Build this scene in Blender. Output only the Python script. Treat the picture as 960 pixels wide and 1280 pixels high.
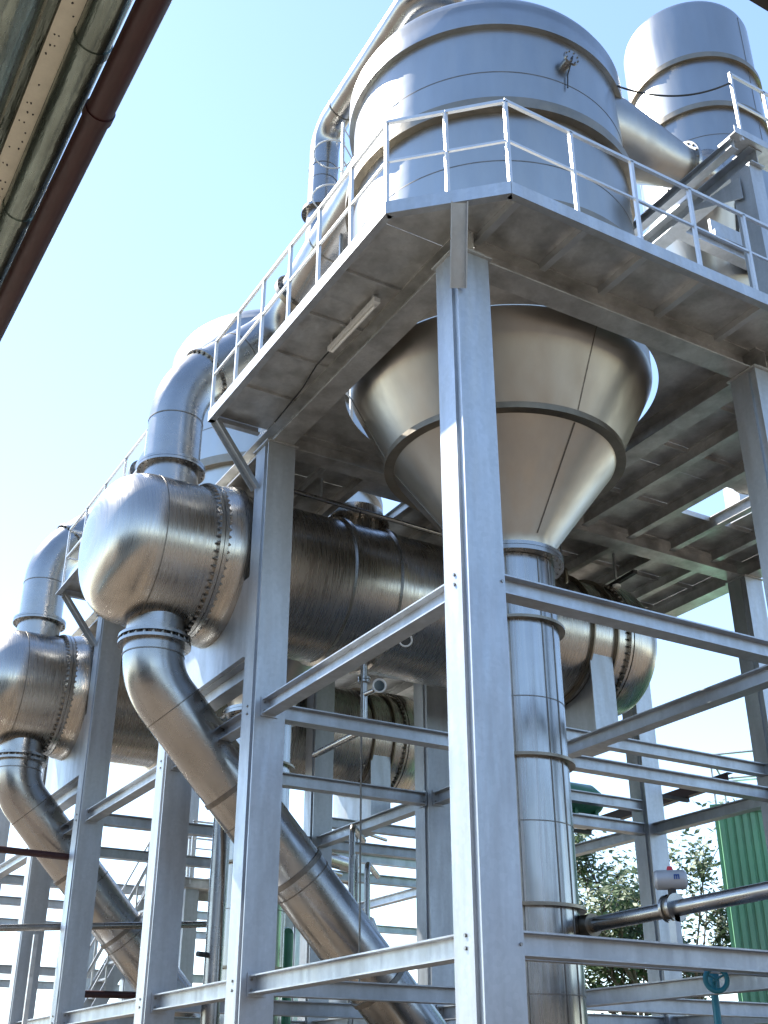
import bpy, math, random
from mathutils import Vector, Matrix
R = math.radians
random.seed(7)
for o in list(bpy.data.objects): bpy.data.objects.remove(o)
scn = bpy.context.scene
col = scn.collection
E = 1.6                                     # eye height above the yard

# ------------------------------------------------------------------ camera
cam = bpy.data.cameras.new('camera'); camo = bpy.data.objects.new('camera', cam); col.objects.link(camo)
cam.sensor_fit = 'VERTICAL'; cam.sensor_height = 24; cam.lens = 24 * 1435.0 / 1280; cam.clip_start = .05; cam.clip_end = 3000
yaw, pitch, roll = .5305, .4727, -.0008
fw = Vector((math.sin(yaw) * math.cos(pitch), math.cos(yaw) * math.cos(pitch), math.sin(pitch)))
rt = fw.cross(Vector((0, 0, 1))).normalized(); up = rt.cross(fw)
r2 = rt * math.cos(roll) + up * math.sin(roll); u2 = up * math.cos(roll) - rt * math.sin(roll)
m = Matrix((r2, u2, -fw)).transposed().to_4x4(); m.translation = Vector((-4.747, -6.778, E))
camo.matrix_world = m
scn.camera = camo

# ------------------------------------------------------------------ sky, sun, exposure
SUN = Vector((-.28, .55, .78)).normalized()
el = math.asin(SUN.z); az = math.atan2(SUN.x, SUN.y)
w = bpy.data.worlds.new('World'); scn.world = w; w.use_nodes = True
nt = w.node_tree; bg = nt.nodes['Background']
sky = nt.nodes.new('ShaderNodeTexSky'); sky.sky_type = 'NISHITA'; sky.sun_disc = False
sky.sun_elevation = el; sky.sun_rotation = az; sky.air_density = .9; sky.dust_density = .1; sky.ozone_density = .25
nt.links.new(sky.outputs[0], bg.inputs[0]); bg.inputs[1].default_value = .15
sl = bpy.data.lights.new('sun', 'SUN'); sl.energy = 5.0; sl.angle = R(.55); sl.color = (1, .96, .88)
so = bpy.data.objects.new('sun', sl); col.objects.link(so)
so.rotation_euler = (-SUN).to_track_quat('-Z', 'Y').to_euler(); so.location = (0, 0, 40)
scn.view_settings.view_transform = 'Standard'; scn.view_settings.look = 'None'; scn.view_settings.gamma = 1
scn.view_settings.use_curve_mapping = False; scn.view_settings.exposure = 1.58
scn.render.engine = 'CYCLES'
scn.cycles.max_bounces = 8; scn.cycles.glossy_bounces = 5; scn.cycles.diffuse_bounces = 4
scn.cycles.sample_clamp_indirect = 6

# ------------------------------------------------------------------ materials
def mat(name, base, rough=.5, metal=0., var=.15, vscale=1.5, stretch=(1, 1, 1), rvar=.1, bump=.0, bscale=30, stain=None, stain_amt=.35, stain_scale=.9, spangle=0, coat=0, wave=0, sstretch=(1, 1, 1)):
    m = bpy.data.materials.new(name); m.use_nodes = True
    n = m.node_tree; N = n.nodes; L = n.links; b = N['Principled BSDF']
    tc = N.new('ShaderNodeTexCoord'); mp = N.new('ShaderNodeMapping'); mp.inputs['Scale'].default_value = stretch
    L.new(tc.outputs['Object'], mp.inputs[0])
    n1 = N.new('ShaderNodeTexNoise'); n1.inputs['Scale'].default_value = vscale; n1.inputs['Detail'].default_value = 6; n1.inputs['Roughness'].default_value = .65
    L.new(mp.outputs[0], n1.inputs[0])
    cr = N.new('ShaderNodeValToRGB'); cr.color_ramp.elements[0].position = .3; cr.color_ramp.elements[1].position = .72
    lo = [c * (1 - var) for c in base]; hi = [min(1, c * (1 + var)) for c in base]
    cr.color_ramp.elements[0].color = (*lo, 1); cr.color_ramp.elements[1].color = (*hi, 1)
    L.new(n1.outputs[0], cr.inputs[0]); cout = cr.outputs[0]
    if spangle:
        v = N.new('ShaderNodeTexVoronoi'); v.inputs['Scale'].default_value = 26; L.new(tc.outputs['Object'], v.inputs[0])
        h = N.new('ShaderNodeMixRGB'); h.blend_type = 'SOFT_LIGHT'; h.inputs[0].default_value = spangle
        L.new(cout, h.inputs[1]); L.new(v.outputs['Color'], h.inputs[2])
        bw = N.new('ShaderNodeRGBToBW'); L.new(v.outputs['Color'], bw.inputs[0]); L.new(bw.outputs[0], h.inputs[2])
        cout = h.outputs[0]
    if stain:
        n2 = N.new('ShaderNodeTexNoise'); n2.inputs['Scale'].default_value = stain_scale; n2.inputs['Detail'].default_value = 4; n2.inputs['Roughness'].default_value = .55
        mp2 = N.new('ShaderNodeMapping'); mp2.inputs['Scale'].default_value = sstretch; L.new(tc.outputs['Object'], mp2.inputs[0]); L.new(mp2.outputs[0], n2.inputs[0])
        r = N.new('ShaderNodeMapRange'); r.inputs[1].default_value = .42; r.inputs[2].default_value = .74; r.inputs[4].default_value = stain_amt
        L.new(n2.outputs[0], r.inputs[0])
        mx = N.new('ShaderNodeMixRGB'); L.new(r.outputs[0], mx.inputs[0]); L.new(cout, mx.inputs[1]); mx.inputs[2].default_value = (*stain, 1)
        cout = mx.outputs[0]
    L.new(cout, b.inputs['Base Color'])
    b.inputs['Metallic'].default_value = metal
    n3 = N.new('ShaderNodeTexNoise'); n3.inputs['Scale'].default_value = vscale * 2.3; n3.inputs['Detail'].default_value = 5
    L.new(mp.outputs[0], n3.inputs[0])
    rr = N.new('ShaderNodeMapRange'); rr.inputs[1].default_value = .3; rr.inputs[2].default_value = .7
    rr.inputs[3].default_value = max(.03, rough - rvar); rr.inputs[4].default_value = min(1, rough + rvar)
    L.new(n3.outputs[0], rr.inputs[0]); L.new(rr.outputs[0], b.inputs['Roughness'])
    if coat: b.inputs['Coat Weight'].default_value = coat
    if bump:
        n4 = N.new('ShaderNodeTexNoise'); n4.inputs['Scale'].default_value = bscale; n4.inputs['Detail'].default_value = 4
        L.new(mp.outputs[0], n4.inputs[0])
        bp = N.new('ShaderNodeBump'); bp.inputs['Strength'].default_value = bump; bp.inputs['Distance'].default_value = .02
        L.new(n4.outputs[0], bp.inputs['Height']); L.new(bp.outputs[0], b.inputs['Normal'])
    if wave:
        n5 = N.new('ShaderNodeTexNoise'); n5.inputs['Scale'].default_value = 1.7; n5.inputs['Detail'].default_value = 2
        L.new(tc.outputs['Object'], n5.inputs[0])
        b2 = N.new('ShaderNodeBump'); b2.inputs['Strength'].default_value = wave; b2.inputs['Distance'].default_value = .06
        L.new(n5.outputs[0], b2.inputs['Height'])
        if bump: L.new(bp.outputs[0], b2.inputs['Normal'])
        L.new(b2.outputs[0], b.inputs['Normal'])
    return m
M = {}
M['vessel'] = mat('brushed_stainless', (.43, .408, .375), .28, 1, .09, 2.2, (14, .5, .5), .06, 0, 9, (.30, .26, .215), .45, 1.1, wave=.10)
M['tank'] = mat('satin_stainless', (.365, .37, .365), .33, 1, .06, 1.2, (2, 2, .35), .05, 0, 5, (.30, .29, .27), .4, 1.2, wave=.07, sstretch=(1.6, 1.6, .6))
M['cone'] = mat('weathered_stainless', (.37, .352, .325), .35, 1, .07, 1.2, (2.2, 2.2, .25), .06, 0, 4, (.27, .24, .205), .45, 1.1, wave=.06, sstretch=(1.3, 1.3, .6))
M['pipe'] = mat('stainless_pipe', (.36, .355, .345), .27, 1, .10, 2.2, (1, 1, 1), .06, 0, 5, (.24, .22, .195), .4, 1.6, wave=.08)
M['down'] = mat('downcomer_stainless', (.35, .35, .345), .25, 1, .18, 1.6, (8, 8, .2), .07, 0, 5, (.24, .225, .20), .5, 1.6, wave=.08, sstretch=(2.5, 2.5, .4))
M['brick'] = mat('grey_brick', (.16, .15, .14), .85, 0, .2, .6, (1, 1, 1), .05, .1, 6)
M['window'] = mat('window_glass', (.03, .04, .05), .1, 0, .1, 1)
M['band'] = mat('stiffener_stainless', (.25, .22, .175), .42, 1, .15, 4, (1, 1, 1), .08, .05, 20, (.30, .24, .18), .4, 2)
M['galv'] = mat('galvanised_steel', (.435, .462, .49), .48, .80, .10, 2.2, (2.5, 2.5, .4), .07, 0, 25, (.30, .305, .305), .55, 1.5, .10, sstretch=(3, 3, .45))
M['galv_dull'] = mat('galvanised_sheet', (.56, .56, .545), .42, .72, .14, 2.4, (1, 1, 1), .09, .02, 12, (.22, .215, .20), .7, 3.2, .15)
M['rail'] = mat('galvanised_rail', (.55, .56, .565), .42, .8, .06, 6, (1, 1, 1), .06)
M['seam'] = mat('weld_seam', (.20, .185, .165), .5, 1, .25, 9, (1, 1, 1), .1)
M['dark'] = mat('dark_steel', (.035, .035, .035), .6, .2, .3, 5)
M['bolt'] = mat('bolt_steel', (.30, .29, .27), .4, 1, .3, 30)
M['redpaint'] = mat('dark_red_paint', (.032, .007, .007), .42, 0, .25, 6, (4, 1, 4), .08, .03, 40)
M['green'] = mat('green_paint', (.20, .47, .28), .5, 0, .16, 1.2, (3, 3, .4), .08, .02, 20, (.26, .42, .30), .6, 1.2)
M['greendrum'] = mat('green_enamel', (.05, .22, .13), .35, 0, .15, 3)
M['teal'] = mat('teal_paint', (.01, .16, .22), .4, 0, .15, 6)
M['white'] = mat('white_enamel', (.72, .72, .70), .4, 0, .05, 5)
M['grey'] = mat('actuator_grey', (.40, .41, .42), .45, .3, .08, 5)
M['blueink'] = mat('blue_print', (.02, .07, .25), .5, 0, .05, 5)
M['redcap'] = mat('red_plastic', (.5, .02, .03), .4, 0, .05, 5)
M['glass'] = mat('dial_glass', (.02, .035, .045), .08, 0, .05, 5)
M['clad'] = mat('wrapped_cladding', (.25, .30, .27), .26, .85, .35, 3, (5, .8, 5), .1, .35, 4, (.13, .15, .13), .7, 3.0)
M['tray'] = mat('perforated_tray_sun_tone', (.85, .82, .68), .6, .05, .10, 8, (1, 1, 1), .08)  # pale base puts sunlight into the colour of the tray underside
M['cable'] = mat('black_rubber', (.012, .012, .012), .6)
M['bark'] = mat('bark', (.10, .075, .055), .9, 0, .3, 8, (1, 1, .2), .05, .4, 20)
M['soil'] = mat('yard_concrete', (.14, .112, .085), .92, 0, .22, .35, (1, 1, 1), .05, .25, 3, (.09, .07, .05), .6, .15)
def leafmat():
    m = bpy.data.materials.new('leaves'); m.use_nodes = True; N = m.node_tree.nodes; L = m.node_tree.links; b = N['Principled BSDF']
    g = N.new('ShaderNodeNewGeometry'); c = N.new('ShaderNodeValToRGB'); c.color_ramp.elements[0].color = (.028, .058, .016, 1); c.color_ramp.elements[1].color = (.085, .135, .045, 1)
    L.new(g.outputs['Random Per Island'], c.inputs[0]); L.new(c.outputs[0], b.inputs['Base Color']); b.inputs['Roughness'].default_value = .55
    t = N.new('ShaderNodeBsdfTranslucent'); L.new(c.outputs[0], t.inputs[0]); mx = N.new('ShaderNodeMixShader'); mx.inputs[0].default_value = .3
    L.new(b.outputs[0], mx.inputs[1]); L.new(t.outputs[0], mx.inputs[2]); L.new(mx.outputs[0], N['Material Output'].inputs[0]); return m
M['leaf'] = leafmat()

# ------------------------------------------------------------------ mesh helpers
def V3(p): return Vector(p)
def basis(d, upv=(0, 0, 1)):
    d = Vector(d).normalized(); u = Vector(upv)
    if abs(d.dot(u.normalized())) > .99: u = Vector((0, 1, 0)) if abs(d.y) < .9 else Vector((1, 0, 0))
    s = d.cross(u).normalized(); return d, s, s.cross(d).normalized()
class MB:
    def __init__(s): s.v = []; s.f = []
    def add(s, vs, fs):
        k = len(s.v); s.v += [Vector(a) for a in vs]; s.f += [[i + k for i in f] for f in fs]; return s
    def box(s, a, b):
        (x0, y0, z0), (x1, y1, z1) = a, b
        return s.add([(x0, y0, z0), (x1, y0, z0), (x1, y1, z0), (x0, y1, z0), (x0, y0, z1), (x1, y0, z1), (x1, y1, z1), (x0, y1, z1)],
                     [(0, 3, 2, 1), (4, 5, 6, 7), (0, 1, 5, 4), (1, 2, 6, 5), (2, 3, 7, 6), (3, 0, 4, 7)])
    def prism(s, poly, z0, z1):
        n = len(poly); vs = [(x, y, z0) for x, y in poly] + [(x, y, z1) for x, y in poly]
        return s.add(vs, [tuple(range(n))[::-1], tuple(range(n, 2 * n))] + [(i, (i + 1) % n, n + (i + 1) % n, n + i) for i in range(n)])
    def sweep(s, prof, a, b, upv=(0, 0, 1)):           # closed 2D profile (side, up) swept from a to b
        a, b = Vector(a), Vector(b); d, sd, u = basis(b - a, upv); n = len(prof)
        vs = [a + sd * x + u * y for x, y in prof] + [b + sd * x + u * y for x, y in prof]
        return s.add(vs, [tuple(range(n)), tuple(range(n, 2 * n))[::-1]] + [(i, n + i, n + (i + 1) % n, (i + 1) % n) for i in range(n)])
    def bar(s, a, b, w, h=None, upv=(0, 0, 1)):
        h = h or w; return s.sweep([(-w / 2, -h / 2), (w / 2, -h / 2), (w / 2, h / 2), (-w / 2, h / 2)], a, b, upv)
    def ibeam(s, a, b, w, h, tf=.012, tw=.01, upv=(0, 0, 1)):   # a,b on the top centre line
        p = [(-w / 2, 0), (-w / 2, -tf), (-tw / 2, -tf), (-tw / 2, -h + tf), (-w / 2, -h + tf), (-w / 2, -h), (w / 2, -h), (w / 2, -h + tf), (tw / 2, -h + tf), (tw / 2, -tf), (w / 2, -tf), (w / 2, 0)]
        return s.sweep(p, a, b, upv)
    def channel(s, a, b, w, h, t=.008, side=1, upv=(0, 0, 1)):  # open towards `side`
        p = [(0, 0), (w, 0), (w, -t), (t, -t), (t, -h + t), (w, -h + t), (w, -h), (0, -h)]
        if side < 0: p = [(-x, y) for x, y in p][::-1]
        return s.sweep(p, a, b, upv)
    def cyl(s, a, b, r, r1=None, n=24, caps=True):
        a, b = Vector(a), Vector(b); r1 = r if r1 is None else r1; d, sd, u = basis(b - a)
        cs = [(math.cos(2 * math.pi * i / n), math.sin(2 * math.pi * i / n)) for i in range(n)]
        vs = [a + sd * c * r + u * q * r for c, q in cs] + [b + sd * c * r1 + u * q * r1 for c, q in cs]
        fs = [(i, n + i, n + (i + 1) % n, (i + 1) % n) for i in range(n)]
        if caps: fs += [tuple(range(n)), tuple(range(n, 2 * n))[::-1]]
        return s.add(vs, fs)
    def lathe(s, o, d, prof, n=96):                  # prof: list of (distance along d, radius)
        o = Vector(o); d, sd, u = basis(d); vs = []; fs = []
        for t, r in prof:
            for i in range(n):
                a = 2 * math.pi * i / n; vs.append(o + d * t + (sd * math.cos(a) + u * math.sin(a)) * max(r, 1e-4))
        for j in range(len(prof) - 1):
            for i in range(n):
                k = (i + 1) % n; fs.append((j * n + i, (j + 1) * n + i, (j + 1) * n + k, j * n + k))
        return s.add(vs, fs)
    def ring(s, o, d, r0, r1, h, n=96):              # flat collar, from o along d
        return s.lathe(o, d, [(0, r0), (0, r1), (h, r1), (h, r0), (0, r0)], n)
    def tube(s, path, r, n=24, caps=True):
        P = [Vector(p) for p in path]; rs = r if isinstance(r, (list, tuple)) else [r] * len(P)
        d0 = (P[1] - P[0]).normalized(); _, sd, u = basis(d0); vs = []; fs = []
        for i, p in enumerate(P):
            t = (P[min(i + 1, len(P) - 1)] - P[i]).normalized() if i == 0 else ((P[i] - P[i - 1]).normalized() + ((P[min(i + 1, len(P) - 1)] - P[i]).normalized() if i < len(P) - 1 else Vector())).normalized()
            sd = (sd - t * sd.dot(t)).normalized(); u = sd.cross(t)
            k = 1.0
            if 0 < i < len(P) - 1:
                c = (P[i] - P[i - 1]).normalized().dot(t); k = 1 / max(c, .5)
            # keep round, only stretch along the mitre when the bend is sharp
            for q in range(n):
                a = 2 * math.pi * q / n; vs.append(p + (sd * math.cos(a) + u * math.sin(a)) * rs[i])
        for j in range(len(P) - 1):
            for i in range(n):
                k2 = (i + 1) % n; fs.append((j * n + i, j * n + k2, (j + 1) * n + k2, (j + 1) * n + i))
        if caps: fs += [tuple(range(n))[::-1], tuple(range((len(P) - 1) * n, len(P) * n))]
        return s.add(vs, fs)
    def build(s, name, m, parent=None, smooth=35):
        off = Vector(parent['_o']) if parent is not None else Vector()
        me = bpy.data.meshes.new(name); me.from_pydata([v - off for v in s.v], [], s.f); me.update()
        import bmesh
        bm = bmesh.new(); bm.from_mesh(me); bmesh.ops.recalc_face_normals(bm, faces=bm.faces); bm.to_mesh(me); bm.free()
        me.materials.append(M[m])
        if smooth:
            me.polygons.foreach_set('use_smooth', [True] * len(me.polygons)); me.set_sharp_from_angle(angle=R(smooth))
        o = bpy.data.objects.new(name, me); col.objects.link(o)
        if parent is not None:
            o.parent = parent; o['_o'] = parent['_o']
        else: o['_o'] = (0., 0., 0.)
        return o
def tag(o, label, cat, group=None, kind=None):
    o['label'] = label; o['category'] = cat
    if group: o['group'] = group
    if kind: o['kind'] = kind
    return o
def thing(name, label, cat, loc, group=None):
    o = bpy.data.objects.new(name, None); o.empty_display_size = .2; col.objects.link(o)
    o.location = loc; o['_o'] = tuple(loc); return tag(o, label, cat, group)
def stuff(o): o['kind'] = 'stuff'; return o
def copy_tree(o, parent=None, off=(0, 0, 0)):
    c = o.copy(); col.objects.link(c); c.parent = parent
    if parent is None: c.location = Vector(o.location) + Vector(off); c['_o'] = tuple(c.location)
    for ch in list(o.children): copy_tree(ch, c)
    return c
def bolts(parent, o, d, r, n, size=.02, h=.05, name='bolt_ring'):
    o = Vector(o); d, sd, u = basis(d); b = MB()
    for i in range(n):
        a = 2 * math.pi * (i + .5) / n; p = o + (sd * math.cos(a) + u * math.sin(a)) * r
        b.cyl(p - d * h, p + d * h, size * .62, n=6); b.cyl(p - d * h * .8, p - d * h * .35, size, n=6); b.cyl(p + d * h * .35, p + d * h * .8, size, n=6)
    return stuff(b.build(name, 'bolt', parent, 0))
def arc(c, a, b, n):                                  # points from c+a turning to c+b (a, b same length, perpendicular frame)
    return [Vector(c) + Vector(a) * math.cos(t) + Vector(b) * math.sin(t) for t in [i / n for i in range(1)]]
def fillet(P, rad, n=10):                              # round the corners of a polyline
    P = [Vector(p) for p in P]; out = [P[0]]
    for i in range(1, len(P) - 1):
        a = (P[i - 1] - P[i]).normalized(); b = (P[i + 1] - P[i]).normalized(); ang = a.angle(b)
        rr = rad[i - 1] if isinstance(rad, (list, tuple)) else rad
        t = rr / math.tan(ang / 2); p0 = P[i] + a * t; c = P[i] + (a + b).normalized() * (rr / math.sin(ang / 2))
        x = (p0 - c); y = (P[i] + b * t - c); th = math.pi - ang; yy = (y - x * math.cos(th)) / math.sin(th)
        out += [c + x * math.cos(th * k / n) + yy * math.sin(th * k / n) for k in range(n + 1)]
    return out + [P[-1]]
def Z(z): return z + E                                 # heights below were measured from the eye

# ------------------------------------------------------------------ ground
g = MB(); g.add([(-900, -900, 0), (900, -900, 0), (900, 900, 0), (-900, 900, 0)], [(0, 1, 2, 3)])
go = g.build('ground', 'soil'); go['kind'] = 'structure'; go['label'] = 'brown earth yard under the plant'

# ------------------------------------------------------------------ steel frame
GX = [0, 3.80, 7.80]; GY = [0, 4.0, 6.59, 10.07, 12.58, 16.05]; W = .35
ZM = Z(2.45)
ZU, ZL, ZT = Z(3.78), Z(1.05), Z(6.93)
frame = thing('steelwork', 'tall galvanised steel column and beam frame carrying the evaporator', 'steel frame', (0, 0, 0))
cb = MB().prism([(0, 0), (W, 0), (W, .018), (W - .028, .018), (W - .028, .10), (W, .10), (W, W), (0, W), (0, .10), (.028, .10), (.028, .018), (0, .018)], .02, ZT)
first = None
for ix, x in enumerate(GX):
    for iy, y in enumerate(GY):
        if first is None:
            c = first = cb.build('column', 'galv', frame, 0)
        else:
            c = first.copy(); col.objects.link(c); c.parent = frame
        c.location = (x, y, 0)
        cp = MB().box((-.03, -.03, ZT + .001), (W + .03, W + .03, ZT + .016)).build('cap_plate', 'galv_dull', None, 0); cp.parent = c
        bp = MB().box((-.1, -.1, 0), (W + .1, W + .1, .019)).build('base_plate', 'galv_dull', None, 0); bp.parent = c
        if ix == 0:
            for zt in (ZL, ZU):
                b = MB()
                for dz in (-.04, -.125): b.cyl((.004, .2, zt + dz), (-.012, .2, zt + dz), .014, n=6)
                b = b.build('bolt_pair', 'bolt', None, 0); b.parent = c; stuff(b)
        if iy == 0:
            for zt in (ZL, ZU):
                b = MB().cyl((W - .03, .004, zt - .1), (W - .03, -.012, zt - .1), .013, n=6).build('bolt', 'bolt', None, 0); b.parent = c
def ybeam(x, y0, y1, zt, w=.165, h=.165, name='beam', m='galv'):
    return MB().ibeam((x, y0, zt), (x, y1, zt), w, h, .013, .012).build(name, m, frame, 0)
def xbeam(y, x0, x1, zt, w=.165, h=.165, name='beam', m='galv'):
    return MB().ibeam((x0, y, zt), (x1, y, zt), w, h, .013, .012).build(name, m, frame, 0)
for zt in (ZU, ZL):
    for x in GX:
        for i in range(len(GY) - 1): ybeam(x + .16, GY[i] + W + .002, GY[i + 1] - .002, zt)
    for y in GY:
        for i in range(2): xbeam(y + .135, GX[i] + W + .002, GX[i + 1] - .002, zt)
def end_plate(c, ax):                                    # bolted end plate between a beam and a column face
    x, y, z = c; b = MB()
    if ax == 'y': b.box((x - .10, y - .006, z - .19), (x + .10, y + .006, z + .02)); d = Vector((0, 1, 0)); sv = Vector((1, 0, 0))
    else: b.box((x - .006, y - .10, z - .19), (x + .006, y + .10, z + .02)); d = Vector((1, 0, 0)); sv = Vector((0, 1, 0))
    p = b.build('end_plate', 'galv', frame, 0); q = MB()
    for sx_ in (-.06, .06):
        for dz in (-.04, -.13): o_ = Vector(c) + sv * sx_ + Vector((0, 0, dz)); q.cyl(o_ - d * .02, o_ + d * .02, .013, n=6)
    stuff(q.build('bolt_group', 'bolt', p, 0))
for zt in (ZU, ZL):
    for i in range(3): end_plate((.16, GY[i + 1] - .012, zt), 'y'); end_plate((.16, GY[i] + W + .012, zt), 'y'); 
    for y in GY[:3]: end_plate((W + .012, y + .135, zt), 'x'); end_plate((3.80 - .012, y + .135, zt), 'x'); end_plate((3.80 + W + .012, y + .135, zt), 'x')
    for i in range(2): end_plate((3.96, GY[i + 1] - .012, zt), 'y'); end_plate((3.96, GY[i] + W + .012, zt), 'y')
for x in (.16, 5.4):                                    # beams under the vessel saddles
    for y0, y1 in ((4.35, 6.59), (10.42, 12.58)):
        if x < 1: ybeam(x, y0 + .002, y1 - .002, Z(4.36), .2, .22)
        else: ybeam(x, y0 - .13, y1 + .13, Z(4.36), .2, .22)
for y in (4.2, 6.72, 10.22, 12.72): xbeam(y, 3.80 + W + .002, 7.80 - .002, Z(4.135), .14, .16)
for y in (18.7, 22.0):                                   # rows beyond the stair
    for x in GX + [11.8]:
        c = first.copy(); col.objects.link(c); c.parent = frame; c.location = (x, y, 0); c.scale.z = .62
    for zt in (ZU, ZM, ZL):
        for x0, x1 in ((0, 3.8), (3.8, 7.8), (7.8, 11.8)): xbeam(y + .135, x0 + W + .002, x1 - .002, zt)
for x in GX[1:]:
    for zt in (ZU, ZL): ybeam(x + .16, 16.05 + W + .002, 18.698, zt); ybeam(x + .16, 18.7 + W + .002, 21.998, zt)
GT = ZT + .018                                          # girders on the column heads
GH = .24
for x in GX:
    MB().ibeam((x + .175, -.02, GT + GH), (x + .175, GY[-1] + W + .02, GT + GH), .26, GH, .016, .012).build('girder', 'galv_dull', frame, 0)
for y in GY:
    for i in range(2): MB().ibeam((GX[i] + .31, y + .175, GT + GH), (GX[i + 1] + .04, y + .175, GT + GH), .26, GH - .004, .016, .012).build('girder', 'galv_dull', frame, 0)
DZ = GT + GH + .003                                      # underside of the deck plates

# ------------------------------------------------------------------ separators (front and rear look the same)
TX, TY, PER = 2.05, 2.17, 6.02
def make_separator(ztop=11.58):
    t = thing('separator_tank', 'large stainless separator tank with conical bottom beside the corner column', 'tank', (TX, TY, Z(5.05)), 'large separators standing through the deck')
    o = (TX, TY, 0); zc = (0, 0, 1)
    prof = [(Z(7.19), 1.715), (Z(7.21), 1.72), (Z(ztop - .36), 1.72), (Z(ztop - .36), 1.785), (Z(ztop), 1.785), (Z(ztop + .03), 1.75)]
    for k in range(1, 13):
        a = k / 12 * math.pi / 2; prof.append((Z(ztop + .03) + .62 * math.sin(a), 1.75 * math.cos(a)))
    sh = MB().lathe(o, zc, prof, 144).build('shell', 'tank', t, 50)
    for z, r, h in ((8.42, 1.82, .14), (9.86, 1.82, .15)):
        MB().ring((TX, TY, Z(z)), zc, 1.715, r, h, 144).build('stiffening_band', 'band', t)
    for z in (9.14, 10.5):
        MB().ring((TX, TY, Z(z)), zc, 1.71, 1.7235, .012, 144).build('weld_seam', 'seam', t)
    MB().lathe(o, zc, [(Z(7.19), 1.716), (Z(6.27), 1.265)], 144).build('upper_cone', 'cone', t)
    MB().ring((TX, TY, Z(6.21)), zc, 1.18, 1.335, .07, 144).build('cone_ring', 'band', t)
    MB().lathe(o, zc, [(Z(6.22), 1.235), (Z(5.24), .50), (Z(5.09), .48)], 128).build('lower_cone', 'cone', t)
    for a0 in (-1.56, .9, 2.6):                              # longitudinal cone seams
        b = MB(); ca, sa = math.cos(a0), math.sin(a0)
        b.bar((TX + 1.718 * ca, TY + 1.718 * sa, Z(7.19)), (TX + 1.272 * ca, TY + 1.272 * sa, Z(6.28)), .009)
        b.bar((TX + 1.23 * ca, TY + 1.23 * sa, Z(6.2)), (TX + .503 * ca, TY + .503 * sa, Z(5.24)), .009)
        b.build('cone_seam', 'seam', t)
    fl = MB().ring((TX, TY, Z(5.055)), zc, .40, .575, .04).build('flange', 'pipe', t)
    bolts(fl, (TX, TY, Z(5.05)), zc, .535, 28, .02, .055)
    # small instrument nozzle on the wall
    a = math.atan2(-1.798, -.076); d = Vector((math.cos(a), math.sin(a), 0)); q = Vector((TX, TY, Z(10.84))) + d * 1.70
    nz = MB().cyl(q, q + d * .12, .06); nz.cyl(q + d * .12, q + d * .15, .105); nz = nz.build('instrument_nozzle', 'pipe', t)
    bolts(nz, q + d * .135, d, .085, 8, .012, .03)
    MB().tube([q + d * .16, q + d * .17 + Vector((-.02, 0, -.06)), q + d * .05 + Vector((-.01, 0, -.2)), q + d * .05 + Vector((-.03, 0, -.42))], .009, 8).build('sensor_cable', 'cable', t)
    for a0 in (.3, 2.0): 
        ca, sa = math.cos(a0), math.sin(a0); MB().bar((TX + 1.72 * ca, TY + 1.72 * sa, Z(7.3)), (TX + 1.72 * ca, TY + 1.72 * sa, Z(11.0)), .008).build('weld_seam', 'seam', t)
    # resting lugs on the girders
    for a0 in (0, 90, 180, 270):
        ca, sa = math.cos(R(a0)), math.sin(R(a0)); b = MB()
        b.box((TX + 1.70 * ca - .07, TY + 1.70 * sa - .07, GT + GH + .001), (TX + 1.70 * ca + .07, TY + 1.70 * sa + .07, Z(7.30))).build('support_lug', 'galv', t, 0)
    nb = MB().cyl((TX, TY, Z(ztop + .5)), (TX, TY, Z(ztop + .92)), .2, n=32); nb.cyl((TX, TY, Z(ztop + .88)), (TX, TY, Z(ztop + .92)), .28, n=32); nb.build('top_nozzle', 'pipe', t)
    return t
sep1 = make_separator()
TY += PER + .25; sep2 = make_separator(11.05); TY -= PER + .25; sep2['label'] = 'large stainless separator tank whose dome shows behind the elbow of the vapour pipe'

def lap(t, a0, z0, z1):
    ca, sa = math.cos(a0), math.sin(a0); MB().bar((TX + .47 * ca, TY + .47 * sa, z0), (TX + .47 * ca, TY + .47 * sa, z1), .014).build('lap_seam', 'seam', t)
def make_downcomer():
    t = thing('downcomer_pipe', 'wide upright stainless downcomer pipe hanging below the tank cone by the corner column', 'pipe', (TX, TY, 0), 'downcomers under the separators')
    b = MB().lathe((TX, TY, 0), (0, 0, 1), [(0, .47), (Z(5.0), .47)], 64).build('pipe_wall', 'down', t)
    fl = MB().ring((TX, TY, Z(5.005)), (0, 0, 1), .40, .575, .045).build('flange', 'pipe', t)
    for z in (4.27, 2.88, 1.53, .1): MB().ring((TX, TY, Z(z)), (0, 0, 1), .46, .535, .03, 64).build('stiffening_ring', 'band', t)
    for z in (3.47, 2.28, .8): MB().ring((TX, TY, Z(z)), (0, 0, 1), .465, .4735, .01, 64).build('weld_seam', 'seam', t)
    for a0 in (-2.3, -1.55, -1.2, .8):
        ca, sa = math.cos(a0), math.sin(a0); MB().bar((TX + .47 * ca, TY + .47 * sa, .2), (TX + .47 * ca, TY + .47 * sa, Z(4.98)), .012).build('lap_seam', 'seam', t)
    MB().cyl((TX, TY, 0), (TX, TY, .16), .62, .5, 48).build('base_ring', 'galv_dull', t)
    return t
dc1 = make_downcomer(); dc2 = copy_tree(dc1, None, (0, PER + .25, 0)); dc2['label'] = 'wide upright stainless downcomer pipe deep in the frame behind the sloping pipe'

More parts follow.
